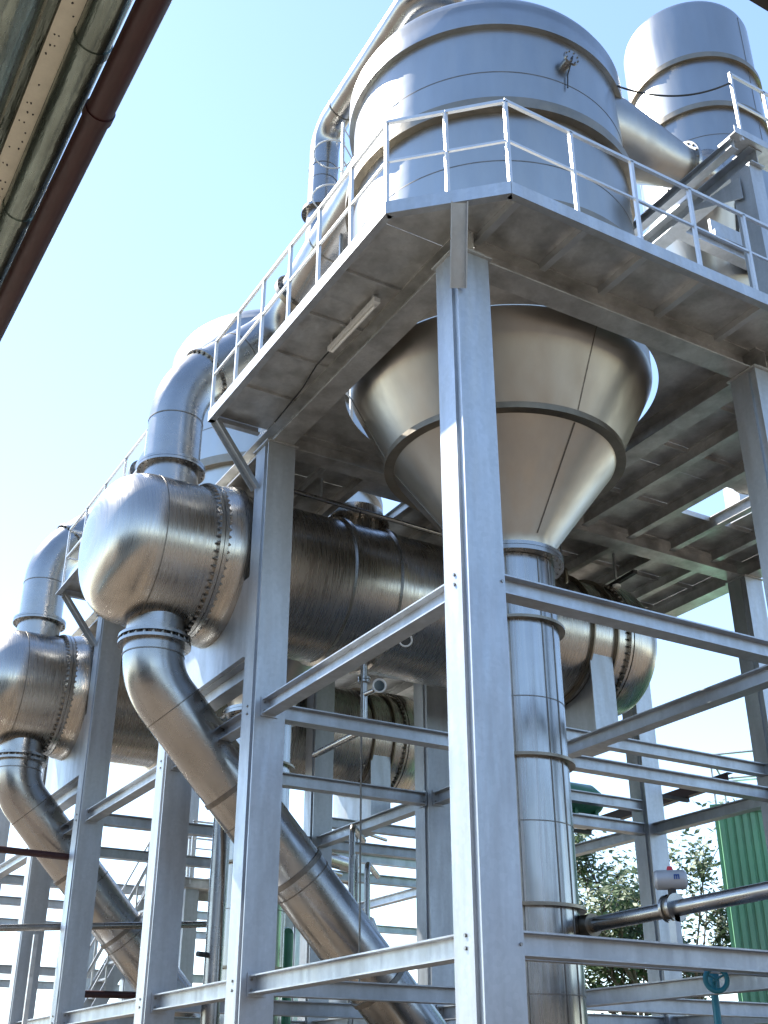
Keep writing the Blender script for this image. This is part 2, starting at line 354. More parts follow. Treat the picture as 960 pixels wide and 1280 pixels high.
# ------------------------------------------------------------------ horizontal heat exchangers
VY, VZ = 5.46, Z(5.87)
def make_exchanger():
    t = thing('heat_exchanger', 'brushed stainless heat exchanger lying between frame columns, domed head over the sloping pipe', 'heat exchanger', (2.5, VY, Z(4.36)), 'horizontal heat exchangers on the frame')
    o = Vector((0, VY, VZ)); xd = Vector((1, 0, 0))
    prof = []
    for k in range(0, 19):                                    # rounded box-like head
        a = k / 18 * math.pi / 2; prof.append((-.95 - .67 * math.cos(a) ** .85, .925 * math.sin(a) ** .8 if k else 0))
    prof += [(-.31, .925)]
    hd = MB().lathe(o, xd, prof, 128).build('channel_head', 'vessel', t, 60)
    MB().ring(o + xd * -.96, xd, .92, .9285, .012, 128).build('weld_seam', 'seam', hd)
    fl = MB().ring(o + xd * -.325, xd, .80, .985, .045, 128).build('head_flange', 'vessel', t); bolts(fl, o + xd * -.276, xd, .962, 64, .019, .085)
    fl = MB().ring(o + xd * -.272, xd, .80, .985, .045, 128).build('shell_flange', 'vessel', t)
    MB().lathe(o, xd, [(-.23, .95), (-.1, 1.0), (.03, 1.02), (.06, 1.02), (.065, .95)], 128).build('tubesheet_skirt', 'vessel', t)
    sh = MB().lathe(o, xd, [(.06, .945), (6.12, .945)], 128).build('shell', 'vessel', t)
    for x in (1.52, 2.18): MB().lathe(o, xd, [(x - .05, .94), (x - .03, .985), (x + .03, .985), (x + .05, .94)], 128).build('expansion_ring', 'vessel', t)
    for x in (3.6, 4.4): MB().ring(o + xd * x, xd, .94, .9475, .012, 128).build('weld_seam', 'seam', t)
    for x in (5.2, 5.62): MB().ring(o + xd * x, xd, .94, 1.0, .025, 128).build('stiffening_ring', 'band', t)
    fl = MB().ring(o + xd * 5.86, xd, .9, 1.0, .04, 128).build('rear_flange', 'vessel', t); bolts(fl, o + xd * 5.9, xd, .98, 60, .018, .075)
    MB().lathe(o, xd, [(5.92, .9), (5.92, 1.0), (6.2, 1.0), (6.42, .9), (6.52, .6), (6.55, 0)], 128).build('rear_head', 'vessel', t)
    # nozzles of the head
    for s, z0, z1, zf in ((1, VZ + .75, Z(7.06), Z(7.0)), (-1, VZ - .75, Z(4.74), Z(4.76))):
        nz = MB().cyl((-.67, VY, z0), (-.67, VY, z1), .345, n=64).build('nozzle', 'pipe', t)
        fl = MB().ring((-.67, VY, zf), (0, 0, 1), .27, .425, .035, 64).build('flange', 'pipe', nz)
        bolts(nz, (-.67, VY, zf + (.035 if s > 0 else 0)), (0, 0, 1), .395, 24, .017, .05)
    nz = MB().cyl((2.0, VY, VZ + .8), (2.0, VY, Z(7.12)), .36, n=64); nz.ring((2.0, VY, Z(6.9)), (0, 0, 1), .3, .44, .045, 64); nz = nz.build('vapour_nozzle', 'vessel', t)
    bolts(nz, (2.0, VY, Z(6.92)), (0, 0, 1), .41, 24, .017, .05)
    # saddles
    for x, nm in ((.10, 'saddle'), (5.4, 'saddle')):
        b = MB(); n = 24; hw = 1.05 if x < 1 else .8
        top = [(VY - hw + 2 * hw * k / n) for k in range(n + 1)]
        pts = [(y, VZ - math.sqrt(max(.0, .955 ** 2 - (y - VY) ** 2)) if abs(y - VY) < .80 else VZ - math.sqrt(.955 ** 2 - .8 ** 2)) for y in top]
        for xx in (x - .06, x + .06):
            for k in range(n):
                (y0, za), (y1, zb) = pts[k], pts[k + 1]
                b.add([(xx - .007, y0, Z(4.363)), (xx - .007, y1, Z(4.363)), (xx - .007, y1, zb), (xx - .007, y0, za), (xx + .007, y0, Z(4.363)), (xx + .007, y1, Z(4.363)), (xx + .007, y1, zb), (xx + .007, y0, za)],
                      [(0, 1, 2, 3), (7, 6, 5, 4), (2, 6, 7, 3)] + ([(0, 3, 7, 4)] if k == 0 else []) + ([(1, 5, 6, 2)] if k == n - 1 else []))
        b.box((x - .1, VY - hw, Z(4.3605)), (x + .1, VY + hw, Z(4.3625)))
        for yy in (VY - hw + .006, VY + hw - .006): b.box((x - .052, yy - .006, Z(4.363)), (x + .052, yy + .006, VZ - .53))
        b.build(nm, 'galv', t, 0)
    for yy in (VY - .72,): MB().box((5.2, VY - .84, Z(4.363)), (5.6, VY - .815, VZ - .32)).build('saddle_plate', 'galv', t, 0)
    return t
hx1 = make_exchanger(); hx2 = copy_tree(hx1, None, (0, PER, 0)); hx2['label'] = 'brushed stainless heat exchanger whose domed head juts past the far end columns'

def seam(t, p, d, r, h, n=48):
    return MB().ring(Vector(p) - Vector(d).normalized() * h / 2, d, r - .012, r, h, n).build('weld_seam', 'seam', t)
def make_return():
    t = thing('return_pipe', 'stainless pipe rising from the near domed head and bending over the deck to the tank', 'pipe', (-.67, VY, Z(7.04)), 'pipes from exchanger heads to the separators')
    P = [(-.67, VY, Z(7.04)), (-.67, VY, Z(8.22)), (.75, VY, Z(9.68)), (.82, 2.6, Z(10.72))]
    path = fillet(P, [1.13, .62], 16); MB().tube(path, .345, 48).build('pipe_wall', 'pipe', t, 40)
    fl = MB().ring((-.67, VY, Z(7.04)), (0, 0, 1), .27, .425, .035, 64).build('flange', 'pipe', t)
    d = (Vector(P[2]) - Vector(P[1])).normalized(); p = Vector(P[1]) + d * .52
    fl = MB().ring(p - d * .02, d, .3, .385, .04, 64).build('flange', 'pipe', t); bolts(fl, p, d, .36, 24, .016, .045)
    seam(t, (-.67, VY, Z(7.72)), (0, 0, 1), .351, .014); seam(t, Vector(P[1]) + d * 1.15, d, .351, .014)
    d = (Vector(P[3]) - Vector(P[2])).normalized(); p = Vector(P[2]) + d * .62; fl = MB().ring(p, d, .3, .41, .08, 64).build('flange', 'band', t); bolts(fl, p + d * .04, d, .385, 24, .016, .06)
    seam(t, Vector(P[2]) + d * 1.5, d, .351, .02)
    return t
rp1 = make_return(); rp2 = copy_tree(rp1, None, (0, PER, 0)); rp2['label'] = 'stainless pipe rising from the far domed head and bending over the rear deck'

def make_circ():
    t = thing('circulation_pipe', 'stainless pipe sloping down from the near domed head behind the second column', 'pipe', (2.9, VY, .3), 'sloping pipes below the exchanger heads')
    P = [(-.67, VY, Z(4.72)), (-.67, VY, Z(4.28)), (2.95, VY, Z(.72)), (3.55, VY, .42), (4.4, VY, .42)]
    P = [(-.67, VY, Z(4.72)), (-.67, VY, Z(4.30)), (4.62, VY, .42), (5.4, VY, .42)]
    path = fillet(P, [.75, .6], 16); MB().tube(path, .355, 48).build('pipe_wall', 'pipe', t, 40)
    fl = MB().ring((-.67, VY, Z(4.685)), (0, 0, 1), .27, .425, .035, 64).build('flange', 'pipe', t)
    d = (Vector(P[2]) - Vector(P[1])).normalized()
    seam(t, (-.67, VY, Z(4.56)), (0, 0, 1), .361, .014)
    for k in (.42, 1.9, 2.9): seam(t, Vector(P[1]) + d * k, d, .361, .014)
    for k in (1.55, 2.75, 4.35): 
        q = Vector(P[1]) + d * k; b = MB(); b.ring(q - d * .03, d, .345, .37, .06, 64); 
        n = Vector((d.z, 0, -d.x)); 
        b.box(q - n * .44 - Vector((.03, .03, .03)), q - n * .36 + Vector((.03, .03, .03)))
        b.build('clamp_band', 'seam', t)
    MB().lathe((5.4, VY, .42), (1, 0, 0), [(0, .2), (0, .42), (.06, .42), (.06, .3), (.3, .46), (.6, .46), (.62, .2), (1.3, .2), (1.3, 0)], 48).build('pump_casing', 'grey', t)
    MB().box((5.0, VY - .3, 0), (6.8, VY + .3, .03)).build('pump_base', 'galv_dull', t, 0)
    return t
cp1 = make_circ(); cp2 = copy_tree(cp1, None, (0, PER, 0)); cp2['label'] = 'stainless pipe sloping down from the far domed head past the end columns'

# ------------------------------------------------------------------ platforms
PT = .008
def plate_poly(parent, poly, name='deck_plate'):
    return MB().prism(poly, DZ, DZ + PT).build(name, 'galv_dull', parent, 0)
def rect(parent, x0, y0, x1, y1, g=.0025): return plate_poly(parent, [(x0 + g, y0 + g), (x1 - g, y0 + g), (x1 - g, y1 - g), (x0 + g, y1 - g)])
def rail(parent, pts, posts_per=.92, z0=None, h=1.02, closed=False, s=.034):
    z0 = z0 if z0 is not None else DZ + PT
    gr = MB(); first = True
    P = [Vector((x, y, z0)) for x, y in pts]
    top = MB()
    for i in range(len(P) - 1):
        e = (P[i + 1] - P[i]).normalized() * s * .5
        top.bar(P[i] + Vector((0, 0, h)) - e, P[i + 1] + Vector((0, 0, h)) + e, s)
    tr = top.build('guard_rail', 'rail', parent, 0)
    mid = MB()
    for i in range(len(P) - 1): mid.bar(P[i] + Vector((0, 0, h * .52)), P[i + 1] + Vector((0, 0, h * .52)), s * .72)
    mid.build('middle_rail', 'rail', tr, 0)
    for i in range(len(P) - 1):
        L = (P[i + 1] - P[i]).length; n = max(1, round(L / posts_per))
        for k in range(n + (1 if i == len(P) - 2 else 0)):
            q = P[i].lerp(P[i + 1], k / n); MB().bar(q - Vector((0, 0, .11)), q + Vector((0, 0, h)), s, s, (0, 1, 0)).build('post', 'rail', tr, 0)
    return tr
def edge(parent, pts):
    for i in range(len(pts) - 1):
        a, b = Vector((*pts[i], DZ + .03)), Vector((*pts[i + 1], DZ + .03))
        MB().sweep([(-.008, .0), (-.008, -.14), (.07, -.14), (.07, -.128), (.004, -.128), (.004, .0)], a, b).build('edge_channel', 'galv', parent, 0)
EO = .70
front = thing('access_platform', 'galvanised steel deck with chamfered corner and guard rails round the front tank', 'platform', (0, 0, DZ))
XR = 8.5
edge(front, [(-EO, 4.20), (-EO, .08), (.12, -EO), (XR, -EO)][::-1])
edge(front, [(-EO, 4.20), (-.06, 4.20)])
ys = [.05, .30, 1.08, 1.86, 2.65, 3.45, 4.19]
for a, b in zip(ys[1:], ys[2:]): rect(front, -EO + .01, a, .165, b)
plate_poly(front, [(-EO + .02, .09), (-.30, -.29), (.165, .155), (.165, .297), (-EO + .02, .297)])
plate_poly(front, [(-.292, -.296), (.125, -EO + .02), (.267, -EO + .02), (.267, .163), (.173, .163)])
xs = [.27, 1.03, 1.76, 2.50, 3.33, 4.1, 4.87, 5.64, 6.4, 7.2, 7.9, XR]
for a, b in zip(xs, xs[1:]): rect(front, a, -EO + .01, b, .165)
for a in xs[:-1]: MB().sweep([(-.04, 0), (-.04, -.075), (.03, -.075), (.03, -.067), (-.032, -.067), (-.032, 0)], (a, -EO + .06, DZ - .001), (a, .043, DZ - .001)).build('joist', 'rail', front, 0)
for k in range(4): MB().box((-EO + .07, ys[k + 1] + .75, DZ - .03), (.043, ys[k + 1] + .775, DZ - .002)).build('joist', 'galv_dull', front, 0)
def collar(parent, cx, cy, r0, hx0, hx1, hy0, hy1, n=160):
    def outp(a):
        ca, sa = math.cos(a), math.sin(a); ts = []
        if ca > 1e-6: ts.append((hx1 - cx) / ca)
        if ca < -1e-6: ts.append((hx0 - cx) / ca)
        if sa > 1e-6: ts.append((hy1 - cy) / sa)
        if sa < -1e-6: ts.append((hy0 - cy) / sa)
        return min(ts)
    for qx, qy in ((hx0, hy0), (hx1, hy0), (hx1, hy1), (hx0, hy1)):       # one corner plate each
        am = math.atan2(qy - cy, qx - cx); r = r0 if (qx, qy) != (hx0, hy0) else r0 - .052
        A = [am + (k - n / 2) * (math.pi / 2) / n for k in range(n + 1)]; A = [a for a in A if outp(a) > r + .02]
        inner = [(cx + r * math.cos(a), cy + r * math.sin(a)) for a in A]
        e0 = (cx + outp(A[0]) * math.cos(A[0]), cy + outp(A[0]) * math.sin(A[0])); e1 = (cx + outp(A[-1]) * math.cos(A[-1]), cy + outp(A[-1]) * math.sin(A[-1]))
        plate_poly(parent, inner + [e1, (qx, qy), e0])
collar(front, TX, TY, 1.785, .175, 3.97, .175, 4.17)
for x0, x1 in ((4.0, 4.8), (4.8, 5.6), (5.6, 6.4), (6.4, 7.2), (7.2, 7.85), (7.85, XR)):
    for y0, y1 in ((.17, 1.0), (1.0, 1.95), (1.95, 2.45), (2.45, 3.2), (3.2, 4.2), (4.2, 5.1), (5.1, 6.0), (6.0, 6.76)):
        if x0 in (5.6,) and y0 == 2.45: continue
        if x0 == 6.4 and y0 == 2.45: rect(front, 6.75, y0, x1, y1); continue
        rect(front, x0, y0, x1, y1)
for x0, x1 in ((.31, 1.05), (1.05, 1.6), (2.45, 3.1), (3.1, 4.0)):
    for y0, y1 in ((4.2, 5.0), (5.0, 5.92), (5.92, 6.76)): rect(front, x0, y0, x1, y1)
rect(front, 1.6, 4.2, 2.45, 5.0); rect(front, 1.6, 5.92, 2.45, 6.76)
for x in (4.8, 5.6, 6.4, 7.2):
    for y0, y1 in ((.32, 4.04), (4.31, 6.62)): MB().ibeam((x, y0, DZ - .002), (x, y1, DZ - .002), .11, .17, .01, .01).build('joist', 'galv_dull', front, 0)
for y in (1.0, 1.95, 3.2, 5.1, 6.0):
    for x0, x1 in ((4.12, 4.73), (4.87, 5.53), (5.67, 6.33), (6.47, 7.13), (7.27, 7.83)):
        MB().sweep([(-.004, 0), (-.004, -.07), (.004, -.07), (.004, 0)], (x0, y, DZ - .003), (x1, y, DZ - .003)).build('joist', 'galv_dull', front, 0)
for x in (1.05, 1.58, 2.47, 3.1): MB().ibeam((x, 4.31, DZ - .002), (x, 6.62, DZ - .002), .1, .15, .01, .01).build('joist', 'galv_dull', front, 0)
def strut(parent, a, b, h=.06): MB().sweep([(-h, 0), (-h, -.06), (-h + .01, -.06), (-h + .01, -.008), (h - .01, -.008), (h - .01, -.06), (h, -.06), (h, 0)], a, b, (0, 0, 1)).build('strut', 'galv', parent, 0)
strut(front, (.0, .0, Z(6.47)), (-.21, -.37, DZ - .10), .075); strut(front, (.0, 4.27, Z(6.42)), (-EO + .08, 4.13, DZ - .10))
rl = rail(front, [(-EO + .02, 4.17), (-EO + .02, .1), (.13, -EO + .02), (XR, -EO + .02)], .735)

rear = thing('access_platform', 'galvanised steel deck with guard rails round the rear tank above the far columns', 'platform', (0, 6.5, DZ))
edge(rear, [(-.06, 6.55), (-EO, 6.55)][::-1]); edge(rear, [(-EO, 6.55), (-EO, 10.24)][::-1]); edge(rear, [(-EO, 10.24), (-.06, 10.24)])
for k in range(5): rect(rear, -EO + .01, 6.57 + k * .732, .165, 6.57 + (k + 1) * .732)
collar(rear, TX, TY + PER + .25, 1.785, .175, 3.97, 6.77, 10.24)
for x0, x1 in ((4.0, 4.8), (4.8, 5.6), (5.6, 6.4), (6.4, 7.2), (7.2, 7.85), (7.85, XR)):
    for y0, y1 in ((6.76, 7.7), (7.7, 8.6), (8.6, 9.5), (9.5, 10.3), (10.3, 11.4), (11.4, 12.75)): rect(rear, x0, y0, x1, y1)
for x0, x1 in ((.31, 1.05), (1.05, 1.6), (2.45, 3.1), (3.1, 4.0)):
    for y0, y1 in ((10.26, 11.02), (11.02, 11.94), (11.94, 12.75)): rect(rear, x0, y0, x1, y1)
for x in (4.8, 5.6, 6.4, 7.2):
    for y0, y1 in ((6.91, 10.11), (10.38, 12.62)): MB().ibeam((x, y0, DZ - .002), (x, y1, DZ - .002), .11, .17, .01, .01).build('joist', 'galv_dull', rear, 0)
strut(rear, (.0, 10.34, Z(6.42)), (-EO + .08, 10.17, DZ - .10))
rail(rear, [(-EO + .02, 6.58), (-EO + .02, 10.21), (-.06, 10.21)], .90)

# ------------------------------------------------------------------ small separator on its own stand
SZ = Z(10.33)
t2 = thing('separator_tank', 'narrow upright stainless tank on a raised stand behind the large tank', 'tank', (6.2, 2.17, Z(9.0)))
o = (6.2, 2.17, 0); zc = (0, 0, 1)
pf = [(Z(11.3), .985), (Z(15.15), .985)] + [(Z(15.15) + .34 * math.sin(k / 8 * math.pi / 2), .985 * math.cos(k / 8 * math.pi / 2)) for k in range(1, 9)]
MB().lathe(o, zc, pf, 128).build('shell', 'tank', t2, 50)
for z in (12.92, 13.93): MB().ring((6.2, 2.17, Z(z)), zc, .98, 1.035, .10, 128).build('stiffening_band', 'band', t2)
MB().ring((6.2, 2.17, Z(12.4)), zc, .98, .988, .012, 128).build('weld_seam', 'seam', t2)
for a0 in (-1.4, 1.2): MB().bar((6.2 + .985 * math.cos(a0), 2.17 + .985 * math.sin(a0), Z(12)), (6.2 + .985 * math.cos(a0), 2.17 + .985 * math.sin(a0), Z(15.1)), .008).build('weld_seam', 'seam', t2)
MB().lathe(o, zc, [(Z(11.31), .985), (Z(9.15), .37), (Z(9.0), .34)], 128).build('cone', 'cone', t2)
f = MB().ring((6.2, 2.17, Z(9.0)), zc, .28, .44, .04, 64).build('flange', 'pipe', t2); bolts(f, (6.2, 2.17, Z(9.0)), zc, .41, 20, .018, .05)
MB().cyl((6.2, 2.17, Z(9.0)), (6.2, 2.17, DZ + PT), .33, n=48).build('outlet_pipe', 'pipe', t2)
MB().bar((5.72, 1.34, Z(11.15)), (5.84, 1.55, Z(10.3)), .03).build('drain_strip', 'cable', t2, 0)
MB().cyl((6.45, 1.95, Z(15.45)), (6.5, 1.9, Z(16.0)), .05).build('vent_pipe', 'rail', t2)
for sx in (-1, 1):
    for sy in (-1, 1): MB().box((6.2 + sx * .93 - .09, 2.17 + sy * .74 - .09, SZ + .002), (6.2 + sx * .93 + .09, 2.17 + sy * .74 + .09, SZ + .1)).build('support_lug', 'galv', t2, 0)
for sy in (-1, 1): MB().box((5.2, 2.17 + sy * .74 - .02, SZ + .1), (7.2, 2.17 + sy * .74 + .02, SZ + .34)).build('support_skirt', 'galv', t2, 0)

stand = thing('tank_stand', 'raised galvanised steel stand with walkway rail carrying the narrow tank', 'steel stand', (6.2, 2.17, DZ + PT))
for x in (4.35, 7.9):
    for y in (0, 3.95): MB().box((x, y, DZ + PT), (x + .22, y + .3, SZ - .252)).build('column', 'galv', stand, 0)
for x in (4.46, 8.01): MB().ibeam((x, -.05, SZ), (x, 4.3, SZ), .22, .25, .016, .012).build('beam', 'galv', stand, 0)
MB().ibeam((4.08, -.05, SZ - .04), (4.08, 4.3, SZ - .04), .12, .14, .012, .01).build('beam', 'galv', stand, 0)
for y in (1.43, 2.91): MB().ibeam((4.58, y, SZ), (7.89, y, SZ), .16, .2, .014, .012).build('beam', 'galv', stand, 0)
for k in range(4): MB().box((4.04 + k * 1.05, -.15, SZ + .003), (4.04 + (k + 1) * 1.05 - .01, .16, SZ + .011)).build('deck_plate', 'galv_dull', stand, 0)
MB().add([(4.30, .14, Z(9.62)), (4.30, .155, Z(9.62)), (4.30, .14, Z(9.95)), (4.30, .155, Z(9.95)), (4.30, 1.0, Z(10.05)), (4.30, 1.015, Z(10.05)), (4.315, .14, Z(9.62)), (4.315, .14, Z(9.95)), (4.315, 1.0, Z(10.05))], [(0, 2, 4), (6, 8, 7), (0, 4, 8, 6), (2, 7, 8, 4), (0, 6, 7, 2)]).build('gusset', 'galv', stand, 0)
MB().box((4.0, -.156, SZ - .05), (8.2, -.151, SZ + .06)).build('toe_board', 'galv', stand, 0)
rail(stand, [(4.14, -.13), (8.2, -.13)], .62, SZ + .012, 1.0)

# duct between the two tanks
d0, d1, d2 = Vector((2.85, 1.28, Z(11.02))), Vector((4.62, 1.25, Z(11.16))), Vector((5.7, 1.72, Z(12.15)))
du = thing('vapour_duct', 'tapering stainless duct joining the large tank to the narrow tank', 'duct', tuple(d0))
dv = (d1 - d0).normalized()
MB().lathe(d0, dv, [(0, .54), (.45, .53), (1.0, .43), ((d1 - d0).length, .27)], 64).build('taper', 'cone', du)
f = MB().ring(d1 - dv * .03, dv, .22, .36, .05, 48).build('flange', 'pipe', du); bolts(f, d1, dv, .325, 18, .018, .05)
MB().tube(fillet([d1, d1 + dv * .5, d2], .3, 8), .25, 32).build('stub_pipe', 'pipe', du)

# vapour line over the top of the front tank
vp = thing('vapour_pipe', 'slim stainless pipe leaving the top of the large tank and dropping behind it', 'pipe', (TX, TY, Z(12.4)))
P = [(TX, TY, Z(12.5)), (TX, TY, Z(13.25)), (1.0, 1.85, Z(13.25)), (.98, 4.72, Z(12.95)), (.93, 4.72, Z(10.3))]
path = fillet(P, [.3, .4, .42], 10); MB().tube(path, .215, 32).build('pipe_wall', 'pipe', vp, 40)
for z in (12.2, 11.95): seam(vp, (.965, 4.72, Z(z)), (0, 0, 1), .22, .012, 32)
seam(vp, (.98, 4.2, Z(13.0)), (0, 1, -.1), .222, .012, 32)
f = MB().ring((.955, 4.72, Z(11.35)), zc, .15, .29, .05, 48).build('flange', 'pipe', vp); bolts(f, (.955, 4.72, Z(11.375)), zc, .262, 12, .015, .05)

# caged ladder on the tank
la = thing('caged_ladder', 'thin ladder with safety hoops against the back of the large tank', 'ladder', (.42, 3.2, DZ + PT))
dd = Vector((-.62, .785, 0)); ss = Vector((.785, .62, 0)); base = Vector((TX, TY, 0)) + dd * 1.95
for s in (-1, 1): MB().bar(base + ss * .21 * s + Vector((0, 0, DZ + PT)), base + ss * .21 * s + Vector((0, 0, Z(12.0))), .035).build('stile', 'rail', la, 0)
for k in range(16): MB().cyl(base - ss * .21 + Vector((0, 0, DZ + .25 + k * .3)), base + ss * .21 + Vector((0, 0, DZ + .25 + k * .3)), .011, n=8).build('rung', 'rail', la)
for z in (10.9, 11.7):
    c = base + dd * .235 + Vector((0, 0, Z(z))); MB().tube([c + (dd * math.cos(a) + ss * math.sin(a)) * .27 for a in [R(-150 + 300 * k / 24) for k in range(25)]], .012, 6).build('hoop', 'rail', la)
for z in (9.0, 11.0): 
    for s in (-1, 1): MB().bar(base + ss * .21 * s + Vector((0, 0, Z(z))), base + ss * .21 * s - dd * .235 + Vector((0, 0, Z(z))), .03).build('stand_off', 'rail', la, 0)

# sagging cable
p0, p1 = Vector((2.93, .69, Z(11.28))), Vector((4.14, -.13, Z(11.2)))
pts = []
for k in range(25):
    u = k / 24; q = p0.lerp(p1, u); q.z -= .22 * 4 * u * (1 - u); pts.append(q)
tag(MB().tube(pts, .012, 8).build('sagging_cable', 'cable'), 'black cable sagging from the large tank to the upper rail post', 'cable')

# ------------------------------------------------------------------ lamps, gauges, small pipework
lm = thing('tube_lamp', 'unlit white fluorescent tube lamp fixed under the left deck overhang', 'lamp', (-.12, 1.72, Z(7.05)))
MB().box((-.165, 1.22, DZ - .115), (-.095, 2.22, DZ - .06)).build('housing', 'white', lm, 0)
MB().cyl((-.13, 1.27, DZ - .14), (-.13, 2.17, DZ - .14), .016, n=12).build('tube', 'white', lm)
for y in (1.28, 1.74, 2.16): MB().box((-.15, y - .02, DZ - .06), (-.11, y + .02, DZ - .002)).build('bracket', 'rail', lm, 0)
cd = tag(MB().tube([(.36, 4.62, Z(6.72)), (3.78, 4.78, Z(6.72))], .03, 12).build('conduit_pipe', 'pipe'), 'thin stainless pipe running under the deck above the near exchanger', 'pipe')
for x in (1.06, 3.1): 
    h = MB().bar((x, 4.65 + (x - .36) * .047, Z(6.74)), (x, 4.65 + (x - .36) * .047, DZ - .15), .02, .02, (0, 1, 0)).build('hanger', 'galv', cd, 0)
def gauge(p, d, label):
    t = thing('dial_thermometer', label, 'thermometer', p)
    p = Vector(p); d = Vector(d).normalized()
    MB().cyl(p, p + d * .24, .022, n=16).build('stem', 'band', t)
    q = p + d * .24
    MB().lathe(q, d, [(0, 0), (0, .08), (.05, .088), (.055, .08), (.045, .066)], 32).build('case', 'white', t)
    MB().cyl(q + d * .03, q + d * .042, .067, n=32).build('dial', 'glass', t)
gauge((2.33, 4.81, Z(5.17)), (-.14, -.30, -.17), 'round dial thermometer on the side of the near exchanger shell')
gauge((2.05, VY - .42, Z(4.50)), (-.10, -.30, -.04), 'round dial thermometer on the drain stub under the near exchanger')
ds = thing('drain_pipe', 'thin upright stainless drain pipe below the near exchanger shell', 'pipe', (2.05, VY - .15, ZL))
MB().tube(fillet([(2.05, VY - .15, VZ - .92), (2.05, VY - .15, Z(4.06)), (2.05, 6.62, Z(4.06))], .1, 6), .045, 20).build('pipe_wall', 'pipe', ds)
MB().ring((2.05, VY - .15, VZ - 1.16), zc, .03, .085, .03, 24).build('flange', 'pipe', ds); MB().ring((2.05, VY - .15, VZ - 1.20), zc, .03, .085, .03, 24).build('flange', 'pipe', ds)
MB().cyl((2.05, VY - .42, Z(4.50)), (2.05, VY - .1, Z(4.52)), .03, n=16).build('branch', 'pipe', ds)
rd = tag(MB().cyl((1.62, 4.6, ZL - .1), (1.62, 4.6, Z(4.9)), .011, n=10).build('hanging_rod', 'seam'), 'very thin upright rod in front of the exchanger shell', 'rod')
vpn = thing('riser_pipe', 'upright stainless riser pipe with a flanged top beside the second column', 'pipe', (.62, 6.2, Z(.9)))
MB().cyl((.62, 6.2, .0), (.62, 6.2, Z(4.18)), .105, n=32).build('pipe_wall', 'pipe', vpn)
f = MB().ring((.62, 6.2, Z(4.10)), zc, .07, .175, .035, 32).build('flange', 'pipe', vpn); bolts(f, (.62, 6.2, Z(4.14)), zc, .145, 10, .017, .07)
MB().ring((.62, 6.2, Z(4.14)), zc, .07, .175, .035, 32).build('flange', 'pipe', vpn)
MB().cyl((.62, 6.2, Z(1.45)), (.38, 6.1, Z(1.45)), .03, n=12).build('branch', 'dark', vpn)
for k, (x, y, r, mt, lb) in enumerate(((2.60, 9.1, .10, 'greendrum', 'dark green upright pipe behind the second column'), (3.0, 9.2, .08, 'greendrum', 'slimmer green upright pipe next to the dark green one'), (2.8, 9.4, .05, 'pipe', 'thin steel pipe between the two green pipes'))):
    t = thing('upright_pipe', lb, 'pipe', (x, y, 0)); MB().cyl((x, y, 0), (x, y, Z(2.35 - .2 * k)), r, n=20).build('pipe_wall', mt, t)
    MB().ring((x, y, Z(1.6)), zc, r * .8, r * 1.6, .03, 20).build('flange', mt, t); MB().cyl((x, y, Z(2.35 - .2 * k)), (x + .25, y + .6, Z(2.45 - .2 * k)), r * .95, n=16).build('branch', mt, t)
for k, (x, y, r, zt, lb) in enumerate(((4.75, 11.55, .14, 3.9, 'stout stainless riser seen through the frame under the far exchanger'), (4.35, 11.3, .05, 3.6, 'slender stainless riser left of the stout one under the far exchanger'), (5.35, 11.4, .035, 4.3, 'pencil thin riser with two small valves under the far exchanger'))):
    t = thing('back_riser', lb, 'pipe', (x, y, 0)); MB().cyl((x, y, 0), (x, y, Z(zt)), r, n=24).build('pipe_wall', 'pipe', t)
    for z in (1.3, 2.6): MB().ring((x, y, Z(z)), zc, r * .8, r * 1.7, .035, 24).build('flange', 'band', t)
    MB().cyl((x, y, Z(zt) - r), (x + .9, y + .5, Z(zt) - r), r * .9, n=20).build('branch', 'pipe', t)
    if k == 2:
        for z in (2.0, 2.85): MB().lathe((x - .12, y, Z(z)), (1, 0, 0), [(0, 0), (0, .07), (.03, .08), (.21, .08), (.24, .07), (.24, 0)], 20).build('valve', 'grey', t)
bf = thing('buffer_tank', 'upright stainless buffer tank standing behind the far exchanger', 'tank', (6.9, 14.3, 0))
MB().lathe((6.9, 14.3, 0), (0, 0, 1), [(.5, 0), (.55, .3), (.75, .5), (4.6, .5), (4.8, .42), (4.95, .15), (4.97, 0)], 48).build('shell', 'cone', bf)
for z in (1.2, 2.9, 4.4): MB().ring((6.9, 14.3, z), (0, 0, 1), .49, .525, .05, 48).build('stiffening_band', 'band', bf)
for k in range(3):
    a = k * 2.094 + .4; MB().bar((6.9 + .44 * math.cos(a), 14.3 + .44 * math.sin(a), 0), (6.9 + .44 * math.cos(a), 14.3 + .44 * math.sin(a), .8), .08, .08, (0, 1, 0)).build('leg', 'galv_dull', bf, 0)
MB().tube(fillet([(6.9, 14.3, 4.9), (6.9, 14.3, 5.5), (4.9, 13.4, 5.5), (4.9, 13.4, 0)], .25, 6), .07, 16).build('outlet_pipe', 'pipe', bf)
